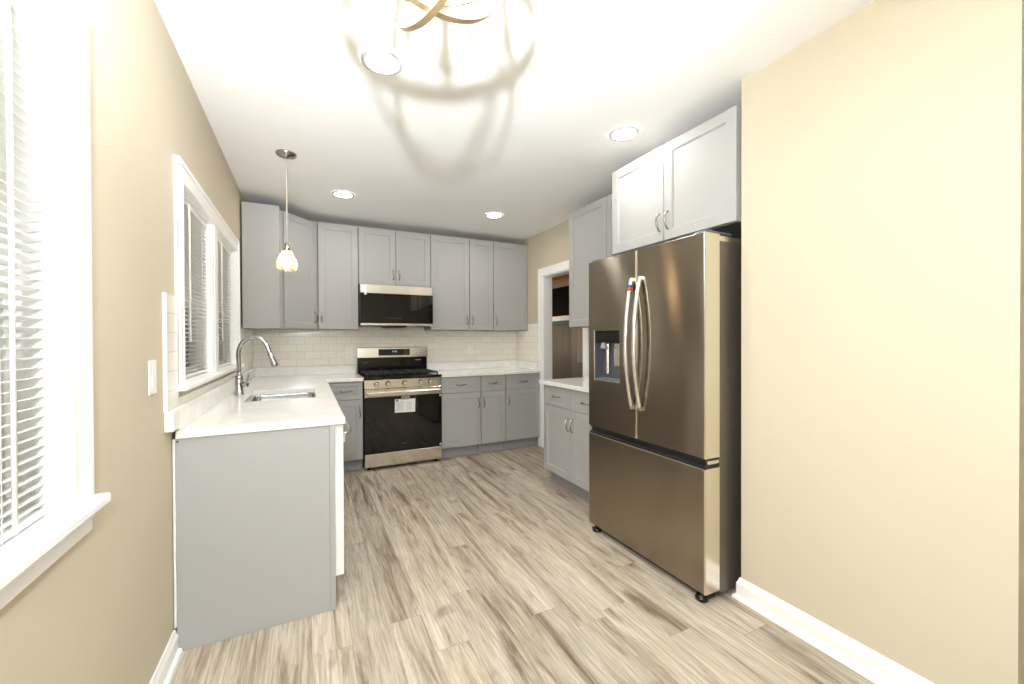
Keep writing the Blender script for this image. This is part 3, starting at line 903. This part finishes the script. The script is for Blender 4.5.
# ------------------------------------------------------------------ range
def kitchen_range():
    yf = 4.175
    t = thing('gas_range', 'stainless and black freestanding gas range below the microwave', 'range', (RX0, yf, 0))
    w_ = RX1 - RX0                                     # 0.774
    D = B - 0.036 - yf                                 # depth to the upstand
    bx('body', M_BLACK, 0.002, w_ - 0.002, 0.030, D, 0.030, 0.896, t, 0.002)
    for k, (x, y) in enumerate(((0.05, 0.07), (w_ - 0.05, 0.07), (0.05, D - 0.06), (w_ - 0.05, D - 0.06))):
        bm = bm_new(); lathe(bm, [(0.020, 0.001), (0.020, 0.010), (0.009, 0.014), (0.009, 0.029)], (x, y, 0), 12); obj('leg', bm, M_BLACKM, t)
    # drawer
    bm = bm_new(); box(bm, 0.004, w_ - 0.004, 0.0, 0.029, 0.036, 0.164, 0, 0.003); obj('drawer', bm, M_STEEL, t)
    # oven door
    bm = bm_new()
    box(bm, 0.004, w_ - 0.004, 0.0, 0.028, 0.172, 0.716, 0, 0.002)
    d = obj('oven_door', bm, [M_BGLASS], t)
    bm = bm_new(); box(bm, 0.004, w_ - 0.004, -0.004, 0.028, 0.717, 0.797, 0, 0.003); obj('door_rail', bm, M_STEEL, d)
    bm = bm_new()
    box(bm, 0.018, w_ - 0.018, -0.046, -0.022, 0.728, 0.772, 0, 0.008, 2)
    for x in (0.05, w_ - 0.05): box(bm, x - 0.016, x + 0.016, -0.024, -0.0042, 0.735, 0.765, 0, 0.002)
    obj('handle', bm, M_STEEL, d)
    bm = bm_new(); box(bm, 0.13, w_ - 0.13, -0.0006, 0.002, 0.30, 0.63, 0, 0.0); obj('oven_window', bm, M_BGLASS, d)
    for z in (0.700, 0.190):
        bm = bm_new(); box(bm, w_ - 0.030, w_ - 0.010, -0.006, -0.0005, z - 0.010, z + 0.010, 0, 0.003); obj('corner_clip', bm, M_PAPER, d, label='small white corner clip')
    # control panel, leaning back a little
    bm = bm_new()
    prof = [(0.0, 0.802), (0.010, 0.886), (0.030, 0.890), (0.030, 0.802)]
    ring_loft(bm, [[Vector((0.004, y, z)) for y, z in prof], [Vector((w_ - 0.004, y, z)) for y, z in prof]])
    cp = obj('control_panel', bm, M_STEEL, t)
    for x in (0.118, 0.226, 0.388, 0.552, 0.650):
        bm = bm_new()
        lathe(bm, [(0.0255, 0.0), (0.0255, 0.004), (0.0215, 0.006)], (0, 0, 0), 24)
        lathe(bm, [(0.0205, 0.0065), (0.0195, 0.026), (0.0175, 0.029)], (0, 0, 0), 24, mi=1)
        box(bm, -0.004, 0.004, -0.018, 0.018, 0.0285, 0.037, 1, 0.001)
        k = obj('knob', bm, [M_BLACKM, M_HANDLE], cp)
        k.location = (x, 0.0045, 0.846)
        k.rotation_euler = (PI / 2 + 0.118, 0, 0)
    # cooktop and grates
    bm = bm_new()
    box(bm, 0.0, w_, 0.006, D - 0.072, 0.8965, 0.916, 0, 0.005, 2)
    ck = obj('cooktop', bm, M_BLACK, t)
    gz = 0.9165
    for gx0, gx1 in ((0.028, 0.262), (0.268, 0.506), (0.512, 0.746)):
        bm = bm_new()
        y0, y1 = 0.045, D - 0.10
        b_ = 0.0065
        for x in (gx0 + b_, (gx0 + gx1) / 2, gx1 - b_): box(bm, x - b_, x + b_, y0, y1, gz + 0.016, gz + 0.028, 0, 0.003)
        for k in range(5):
            y = y0 + b_ + (y1 - y0 - 2 * b_) * k / 4
            box(bm, gx0, gx1, y - b_, y + b_, gz + 0.0162, gz + 0.0278, 0, 0.003)
        for x in (gx0 + b_, gx1 - b_):
            for y in (y0 + b_, y1 - b_): box(bm, x - b_, x + b_, y - b_, y + b_, gz, gz + 0.017, 0)
        obj('grate', bm, M_IRON, t)
    for (x, y, r) in ((0.145, 0.16, 0.045), (0.145, 0.42, 0.036), (0.387, 0.29, 0.05), (0.63, 0.16, 0.045), (0.63, 0.42, 0.036)):
        bm = bm_new(); lathe(bm, [(r, gz), (r, gz + 0.006), (r * 0.8, gz + 0.009), (r * 0.8, gz + 0.013), (r * 0.6, gz + 0.015)], (x, y, 0), 24); obj('burner', bm, M_IRON, t)
    # backguard
    bm = bm_new()
    box(bm, 0.004, w_ - 0.010, D - 0.064, D - 0.002, 0.897, 1.085, 0, 0.002)
    bgd = obj('backguard', bm, M_BLACK, t)
    bm = bm_new()
    prof = [(D - 0.080, 1.084), (D - 0.066, 1.188), (D - 0.060, 1.194), (D - 0.002, 1.194), (D - 0.002, 1.084)]
    ring_loft(bm, [[Vector((0.0, y, z)) for y, z in prof], [Vector((w_ - 0.006, y, z)) for y, z in prof]])
    top = obj('backguard_panel', bm, M_STEEL, bgd)
    # display, in the slope of the panel
    bm = bm_new()
    box(bm, -0.172, 0.172, -0.0015, 0.004, -0.036, 0.036, 0)
    dp = obj('display', bm, M_BGLASS, t)
    dp.location = (0.392, D - 0.0742, 1.139); dp.rotation_euler = (-0.134, 0, 0)
    SEG = {'0': 'abcdef', '1': 'bc', '2': 'abged'}
    bm = bm_new()
    x = -0.030
    for ch in '12:00':
        s, q = 0.008, 0.0016
        if ch == ':':
            for z in (0.006, 0.012): box(bm, x + 0.002, x + 0.004, -0.0022, -0.0016, z - 0.001, z + 0.001)
            x += 0.007; continue
        rects = {'a': (0, s, 2 * s - q, 2 * s), 'g': (0, s, s - q / 2, s + q / 2), 'd': (0, s, 0, q), 'b': (s - q, s, s, 2 * s), 'c': (s - q, s, 0, s), 'f': (0, q, s, 2 * s), 'e': (0, q, 0, s)}
        for c in SEG[ch]:
            a = rects[c]; box(bm, x + a[0], x + a[1], -0.0022, -0.0016, a[2], a[3])
        x += 0.013
    obj('clock_digits', bm, M_BLUE, dp, label='small blue clock digits')
    bm = bm_new()
    for k, wd in enumerate((0.012, 0.010, 0.014, 0.009)):
        box(bm, 0.630 + k * 0.017, 0.630 + k * 0.017 + wd, D - 0.0655, D - 0.0642, 1.043, 1.052)
    obj('marking', bm, M_PALEINK, bgd, label='small pale printed marking')
    bm = bm_new()
    for (x, r) in ((0.070, 0.009), (0.100, 0.006)):
        lathe(bm, [(r, 0.0), (r, 0.002)], (x, D - 0.0665, 1.028), 16, axis='Y')
    obj('vent_mark', bm, M_GREYP, bgd)
    bm = bm_new(); box(bm, 0.355, 0.415, -0.0012, -0.0006, 0.238, 0.248); obj('emblem', bm, M_INK, d, label='faint small nameplate')
    return t
kitchen_range()

t = thing('paper_tag', 'white printed paper tag taped to the oven door handle', 'tag', (0.715, 4.168, 0.552))
bm = bm_new(); box(bm, -0.101, 0.101, -0.0006, 0.0006, 0.0, 0.134, 0); pg = obj('sheet', bm, M_PAPER, t)
bm = bm_new(); box(bm, -0.040, 0.045, -0.0016, -0.0004, 0.128, 0.185, 0); obj('tape', bm, plain('frosted_tape', srgb(150, 146, 138), 0.4), t, label='grey strip of tape')
bm = bm_new(); box(bm, -0.088, -0.070, -0.0012, -0.0004, 0.112, 0.130, 0); obj('printed_mark', bm, M_INK, pg, label='small black square mark')
bm = bm_new()
for k in range(8):
    z = 0.104 - k * 0.012
    box(bm, -0.085, -0.085 + random.uniform(0.06, 0.09), -0.0011, -0.0004, z, z + 0.003)
    box(bm, 0.015, 0.015 + random.uniform(0.04, 0.07), -0.0011, -0.0004, z, z + 0.003)
obj('printed_lines', bm, M_PALEINK, pg, label='rows of pale grey print')
t.rotation_euler = (0.0, 0.02, 0)

# ------------------------------------------------------------------ microwave
def microwave():
    x0, x1, yf, z0, z1 = 0.3255, 1.082, B - 0.405, 1.417, 1.857
    t = thing('microwave', 'black glass and stainless over-the-range microwave above the range', 'microwave', ((x0 + x1) / 2, yf, z0))
    h = (x1 - x0) / 2; D = B - 0.012 - yf; Z = z1 - z0
    bx('body', M_BLACKM, -h + 0.002, h - 0.002, 0.030, D, 0.012, Z, t)
    bm = bm_new(); box(bm, -h, h, 0.0, 0.029, Z - 0.098, Z - 0.004, 0, 0.004); obj('top_grille', bm, M_STEEL, t)
    bm = bm_new(); box(bm, -h, h * 0.55, 0.0, 0.029, 0.036, Z - 0.0985, 0, 0.003); d = obj('door', bm, M_BGLASS, t)
    bm = bm_new(); box(bm, h * 0.552, h, 0.0, 0.029, 0.036, Z - 0.0985, 0, 0.003); obj('control_panel', bm, M_BGLASS, t)
    bm = bm_new(); box(bm, -h + 0.002, h - 0.002, -0.004, 0.029, 0.010, 0.0355, 0, 0.004); obj('bottom_trim', bm, M_HANDLE, t)
    bm = bm_new(); box(bm, -0.12, 0.10, 0.05, D - 0.10, -0.006, 0.0115, 0, 0.003); obj('vent_filter', bm, M_BLACKM, t)
    bm = bm_new(); box(bm, -h + 0.010, -h + 0.060, -0.0012, -0.0002, Z - 0.078, Z - 0.012, 0); box(bm, -h + 0.040, -h + 0.062, -0.0014, -0.0002, Z - 0.112, Z - 0.0785, 0); obj('sticker', bm, M_PAPER, t, label='white sticker')
    bm = bm_new()
    for k in range(6): box(bm, -0.11 + k * 0.027, -0.095 + k * 0.027, -0.0008, -0.0001, 0.085, 0.098)
    obj('touch_marks', bm, M_INK, d, label='faint row of printed marks')
microwave()

# ------------------------------------------------------------------ refrigerator (local: front faces -y at y=0)
def fridge():
    FX, Y1, Y0 = 1.530, 2.240, 1.337
    t = thing('refrigerator', 'dark stainless french door refrigerator with a bottom freezer drawer', 'refrigerator', (FX, Y1, 0), -PI / 2)
    w_ = Y1 - Y0                                       # 0.903
    dt, Z0, ZS, ZD, Z1 = 0.104, 0.052, 0.655, 0.705, 1.790
    D = R - 0.03 - FX
    bx('body', M_FRBODY, 0.006, w_ - 0.006, dt + 0.009, D, 0.030, Z1 - 0.032, t, 0.002)
    bm = bm_new(); box(bm, 0.006, w_ - 0.006, dt + 0.006, D, Z1 - 0.0315, Z1 - 0.004, 0, 0.002); obj('top_cap', bm, M_STEELS, t, label='pale grey top cap')
    bm = bm_new(); box(bm, 0.008, w_ - 0.008, dt + 0.008, D, Z1 - 0.0038, Z1 - 0.001, 0); obj('top_shade_sheet', bm, M_BLACKM, t, label='black sheet added to darken the gap above')  # added black cover, cuts bounce so the gap under the cabinet stays dark
    bm = bm_new(); box(bm, 0.010, w_ - 0.010, 0.020, dt + 0.008, ZS + 0.002, ZD - 0.002, 0); box(bm, 0.012, w_ - 0.012, dt - 0.006, dt + 0.0085, 0.06, Z1 - 0.06, 0); obj('gasket', bm, M_BLACKM, t)
    def front(bm, x0, x1, z0, z1, hole=None):
        """door slab: front skin slot 0 (dark), edges slot 1 (pale); optional pocket in the front"""
        r = 0.006
        xs = [x0 + r, x1 - r]; zs = [z0 + r * 0.3, z1 - r * 0.3]
        # sides
        def ringat(i, y): return [Vector((x0 + i, y, z0 + i * 0.4)), Vector((x1 - i, y, z0 + i * 0.4)), Vector((x1 - i, y, z1 - i * 0.4)), Vector((x0 + i, y, z1 - i * 0.4))]
        vr = ring_loft(bm, [ringat(0, dt), ringat(0, r), ringat(r * 0.3, r * 0.3), ringat(r, 0)], True, hole is None, 1)
        if hole is None:
            bm.faces.ensure_lookup_table(); bm.faces[-1].material_index = 0
        else:
            a, b, c, d = hole
            o = vr[-1]
            i0 = [bm.verts.new(p) for p in (Vector((a, 0, c)), Vector((b, 0, c)), Vector((b, 0, d)), Vector((a, 0, d)))]
            for k in range(4):
                f = bm.faces.new((o[k], o[(k + 1) % 4], i0[(k + 1) % 4], i0[k])); f.material_index = 0
            dp = 0.070
            i1 = [bm.verts.new(v.co + Vector((0, dp, 0))) for v in i0]
            for k in range(4):
                f = bm.faces.new((i0[k], i0[(k + 1) % 4], i1[(k + 1) % 4], i1[k])); f.material_index = 2
            f = bm.faces.new(i1); f.material_index = 2
        return bm
    sp = w_ / 2
    disp = (0.068, 0.306, 1.018, 1.334)
    dl = obj('door', front(bm_new(), 0.0, sp - 0.003, ZD, Z1, disp), [M_STEELV, M_STEELS, M_GREYD], t, label='left door with the water dispenser')
    dr = obj('door', front(bm_new(), sp + 0.003, w_, ZD, Z1), [M_STEELV, M_STEELS], t)
    fz = obj('freezer_drawer', front(bm_new(), 0.0, w_, Z0, ZS), [M_STEELV, M_STEELS], t)
    # black finger recess under the doors
    bm = bm_new(); box(bm, 0.004, w_ - 0.004, 0.012, dt - 0.004, ZD - 0.012, ZD - 0.0006, 0, 0.002); obj('recess_grip', bm, M_BLACKM, t)
    bm = bm_new(); box(bm, 0.003, w_ - 0.003, 0.006, dt - 0.01, ZS + 0.0005, ZS + 0.014, 0, 0.002); obj('drawer_grip', bm, M_BLACKM, fz)
    # dispenser
    a, b, c, d = disp
    bm = bm_new()
    for (q0, q1, z0, z1) in ((a - 0.006, a, c - 0.006, d + 0.004), (a, b, c - 0.006, c), ):
        box(bm, q0, q1, -0.003, 0.004, z0, z1, 0, 0.001)
    obj('dispenser_frame', bm, M_HANDLE, dl)
    bm = bm_new(); box(bm, a + 0.004, b - 0.002, 0.004, 0.066, d - 0.075, d - 0.002, 0, 0.004); obj('dispenser_hood', bm, M_BLACK, dl)
    bm = bm_new()
    lathe(bm, [(0.026, 0.0), (0.024, 0.012), (0.016, 0.030), (0.014, 0.04)], (0.145, 0.012, d - 0.116), 18)
    obj('nozzle', bm, M_GREYP, dl)
    bm = bm_new(); box(bm, 0.122, 0.146, 0.045, 0.058, c + 0.035, d - 0.08, 0, 0.005); obj('paddle', bm, M_HANDLE, dl)
    bm = bm_new(); box(bm, 0.196, b - 0.006, 0.050, 0.0695, c + 0.09, d - 0.08, 0, 0.003); obj('reflection_plate', bm, M_STEELS, dl)  # pale plate standing in for the wall's reflection at the dispenser back
    bm = bm_new(); box(bm, a + 0.004, b - 0.004, 0.004, 0.064, c + 0.001, c + 0.012, 0, 0.003); obj('drip_tray', bm, M_GREYP, dl)
    # bowed handles
    def handle(par, x, sgn):
        bm = bm_new()
        pts = []
        zc, hl = 1.254, 0.368
        for i in range(29):
            s = -1 + 2 * i / 28
            pts.append((x, -0.012 - 0.046 * (1 - abs(s) ** 2.0), zc + s * hl))
        tube(bm, pts, 0.0135, 10, up=(1, 0, 0), flat=0.85)
        for s in (-1, 1): box(bm, x - 0.012, x + 0.012, -0.020, -0.0002, zc + s * hl - 0.012, zc + s * hl + 0.012, 0, 0.003)
        return obj('handle', bm, M_HANDLE, par)
    h1 = handle(dl, sp - 0.031, -1)
    handle(dr, sp + 0.036, 1)
    def on_handle(z):
        q = (z - 1.254) / 0.368
        return (sp - 0.031, -0.012 - 0.046 * (1 - q * q), z)
    bm = bm_new(); tube(bm, [on_handle(1.556), on_handle(1.575)], 0.0150, 12, up=(1, 0, 0)); obj('sticker', bm, M_RED, h1, label='small red sticker')
    bm = bm_new(); tube(bm, [on_handle(1.5755), on_handle(1.592)], 0.0148, 12, up=(1, 0, 0)); obj('sticker', bm, M_BLUES, h1, label='small blue sticker')
    # hinge covers, feet
    for x in (0.045, w_ - 0.045):
        bm = bm_new(); box(bm, x - 0.038, x + 0.038, 0.020, dt + 0.10, Z1 + 0.0005, Z1 + 0.014, 0, 0.004); obj('hinge_cover', bm, M_GREYD, t)
    bm = bm_new(); box(bm, w_ - 0.05, w_ - 0.004, 0.03, dt + 0.004, ZS + 0.016, ZD - 0.014, 0, 0.004); obj('hinge', bm, M_HANDLE, t, label='bright middle hinge')
    for x in (0.045, w_ - 0.045):
        bm = bm_new()
        lathe(bm, [(0.030, 0.0015), (0.032, 0.012), (0.028, 0.022), (0.012, 0.026), (0.012, 0.05)], (x, 0.035, 0), 18)
        lathe(bm, [(0.006, 0.012), (0.006, 0.0145)], (x - 0.01, 0.005, 0.01), 10)
        obj('foot', bm, M_BLACK, t)
    bm = bm_new(); box(bm, 0.02, w_ - 0.02, 0.05, 0.10, 0.012, 0.050, 0); obj('base_grille', bm, M_BLACKM, t)
    for x in (0.05, w_ - 0.05):
        bm = bm_new(); lathe(bm, [(0.02, 0.001), (0.02, 0.032)], (x, D - 0.08, 0), 12); obj('rear_roller', bm, M_BLACKM, t)
    return t
fridge()

# ------------------------------------------------------------------ switch and outlets
def plate(name, label, cat, loc, rz, w_, h_, kind):
    t = thing(name, label, cat, loc, rz, 'white wall plates')
    bm = bm_new(); box(bm, -w_ / 2, w_ / 2, -0.006, -0.0005, -h_ / 2, h_ / 2, 0, 0.002, 2); obj('plate', bm, M_PLATE, t)
    if kind == 'switch':
        bm = bm_new(); box(bm, -0.017, 0.017, -0.009, -0.0065, -0.034, 0.034, 0, 0.001); obj('rocker', bm, M_PLATE, t)
    else:
        for z in (-0.02, 0.02):
            bm = bm_new(); lathe(bm, [(0.016, 0.0), (0.016, 0.002)], (0, -0.0085, z), 16, axis='Y'); s = obj('receptacle', bm, M_PLATE, t)
            bm = bm_new()
            for x in (-0.006, 0.006): box(bm, x - 0.001, x + 0.001, -0.0092, -0.0086, z - 0.004, z + 0.006)
            obj('slot', bm, M_INK, s)
    return t
plate('light_switch', 'white rocker light switch on the tan left wall near the counter end', 'light switch', (L, 1.878, 1.152), PI / 2, 0.074, 0.122, 'switch')
plate('wall_outlet', 'white electrical outlet on the tiles left of the range', 'outlet', (0.255, B - 0.0115, 1.135), 0, 0.072, 0.116, 'outlet')
plate('wall_outlet', 'white electrical outlet on the tiles right of the range', 'outlet', (1.665, B - 0.0115, 1.150), 0, 0.072, 0.116, 'outlet')

# ------------------------------------------------------------------ lights on the ceiling
def downlight(x, y, label):
    t = thing('recessed_downlight', label, 'ceiling light', (x, y, H - 0.001), 0, 'recessed ceiling downlights')
    bm = bm_new()
    lathe(bm, [(0.093, 0.0), (0.093, -0.004), (0.088, -0.0075), (0.071, -0.0085), (0.069, -0.0035)], (0, 0, 0), 40, cap0=False, cap1=False)
    obj('trim_ring', bm, plain('downlight_trim', srgb(206, 206, 206), 0.5, var=0.01), t)
    bm = bm_new()
    lathe(bm, [(0.070, -0.001), (0.070, -0.0042)], (0, 0, 0), 40)
    obj('diffuser', bm, M_DOWN, t)
downlight(0.150, 1.930, 'round recessed ceiling light nearest the chandelier, upper left of the view')
downlight(1.582, 1.949, 'round recessed ceiling light in front of the cabinet above the fridge')
downlight(0.126, 3.833, 'round recessed ceiling light near the pendant, over the range side')
downlight(1.546, 3.815, 'round recessed ceiling light farthest right, near the doorway corner')

def pendant():
    x, y = -0.2785, 3.166
    t = thing('pendant_light', 'small pendant light with a ribbed amber glass shade over the sink counter', 'pendant light', (x, y, H - 0.001))
    bm = bm_new(); lathe(bm, [(0.064, 0.0), (0.064, -0.006), (0.058, -0.014), (0.020, -0.022), (0.008, -0.030), (0.004, -0.034)], (0, 0, 0), 36); obj('canopy', bm, M_NICKEL, t)
    bm = bm_new(); tube(bm, [(0, 0, -0.03), (0.0012, 0, -0.3), (0, 0, -0.615)], 0.0036, 10); obj('cord', bm, plain('clear_cord', srgb(214, 206, 192), 0.4), t)
    bm = bm_new(); lathe(bm, [(0.008, -0.600), (0.018, -0.612), (0.022, -0.625), (0.022, -0.665), (0.018, -0.668)], (0, 0, 0), 24); obj('socket', bm, M_NICKEL, t)
    prof = []
    n = 56
    ctrl = [(0.0, 0.028), (0.12, 0.037), (0.25, 0.043), (0.33, 0.046), (0.42, 0.056), (0.6, 0.0605), (0.75, 0.0615), (0.9, 0.059), (1.0, 0.054)]
    for i in range(n + 1):
        s = i / n
        for (a0, b0), (a1, b1) in zip(ctrl, ctrl[1:]):
            if a0 <= s <= a1 + 1e-9: r = b0 + (b1 - b0) * (s - a0) / (a1 - a0); break
        prof.append((r + 0.0026 * math.sin(s * 2 * PI * 7), -0.655 - s * 0.128))
    inner = [(r - 0.003, z) for r, z in reversed(prof)]
    bm = bm_new(); lathe(bm, prof + inner, (0, 0, 0), 40, cap0=False, cap1=False); obj('glass_shade', bm, M_SHADE, t)
    bm = bm_new(); lathe(bm, [(0.010, -0.668), (0.013, -0.680), (0.026, -0.705), (0.030, -0.725), (0.026, -0.745), (0.012, -0.757), (0.002, -0.759)], (0, 0, 0), 24); obj('bulb', bm, M_PBULB, t)
pendant()

def chandelier():
    c = Vector((0.0592, 0.802, 2.125))
    r = 0.200
    t = thing('orb_chandelier', 'gold orb chandelier of crossing metal rings hanging from the ceiling', 'chandelier', (c.x, c.y, H - 0.001))
    dz = c.z - (H - 0.001)
    bm = bm_new(); lathe(bm, [(0.062, 0.0), (0.062, -0.010), (0.050, -0.022), (0.012, -0.026), (0.008, -0.036)], (0, 0, 0), 32); obj('canopy', bm, M_GOLD, t)
    bm = bm_new(); tube(bm, [(0, 0, -0.03), (0, 0, dz - 0.02)], 0.0055, 12); obj('rod', bm, M_GOLD, t)
    def ring(nv, rad, wd, th, lift):
        nv = Vector(nv).normalized()
        u = nv.cross(Vector((0, 0, 1)))
        u = u.normalized() if u.length > 1e-4 else Vector((1, 0, 0))
        v = nv.cross(u)
        bm = bm_new()
        rings = []
        n = 96
        for k in range(n):
            a = 2 * PI * k / n
            d = u * math.cos(a) + v * math.sin(a)
            o = Vector((0, 0, dz + lift)) + d * rad
            rings.append([o + nv * (sx * wd) + d * (sy * th) for sx, sy in ((-1, -1), (1, -1), (1, 1), (-1, 1))])
        rings.append(rings[0])
        ring_loft(bm, rings, False, False, smooth=False)
        bmesh.ops.remove_doubles(bm, verts=bm.verts[:], dist=1e-5)
        return bm
    for th_, ph, rad in ((1.567, 0.328, r), (1.600, 1.765, r - 0.0056), (-0.03, -0.1, r + 0.0058)):
        nv = (math.sin(th_) * math.cos(ph), math.sin(th_) * math.sin(ph), math.cos(th_))
        obj('ring', ring(nv, rad, 0.0078 if abs(nv[2]) < 0.5 else 0.0165, 0.0026, 0.0 if abs(nv[2]) < 0.5 else -0.003), M_GOLD, t)
    dz += 0.045
    bm = bm_new(); lathe(bm, [(0.006, dz - 0.055), (0.012, dz - 0.07), (0.015, dz - 0.082), (0.012, dz - 0.092), (0.004, dz - 0.098)], (0, 0, 0), 24); hub = obj('hub', bm, M_GOLD, t)
    for k in range(3):
        a = PI / 4 + 0.3 + k * PI * 2 / 3
        d = Vector((math.cos(a), math.sin(a), 0))
        bm = bm_new()
        tube(bm, smooth_path([Vector((0, 0, dz - 0.085)) + d * 0.02, Vector((0, 0, dz - 0.10)) + d * 0.045, Vector((0, 0, dz - 0.088)) + d * 0.072, Vector((0, 0, dz - 0.070)) + d * 0.076], 5), 0.0038, 8)
        obj('arm', bm, M_GOLD, t)
        p = d * 0.076
        bm = bm_new(); lathe(bm, [(0.004, dz - 0.072), (0.012, dz - 0.066), (0.012, dz - 0.062), (0.0080, dz - 0.060), (0.0080, dz - 0.015)], (p.x, p.y, 0), 18); cs = obj('candle_sleeve', bm, M_WHITE, t)
        bm = bm_new(); lathe(bm, [(0.006, dz - 0.0145), (0.010, dz + 0.010), (0.012, dz + 0.024), (0.009, dz + 0.038), (0.003, dz + 0.054)], (p.x, p.y, 0), 16); obj('bulb', bm, M_CANDLE, cs)
chandelier()
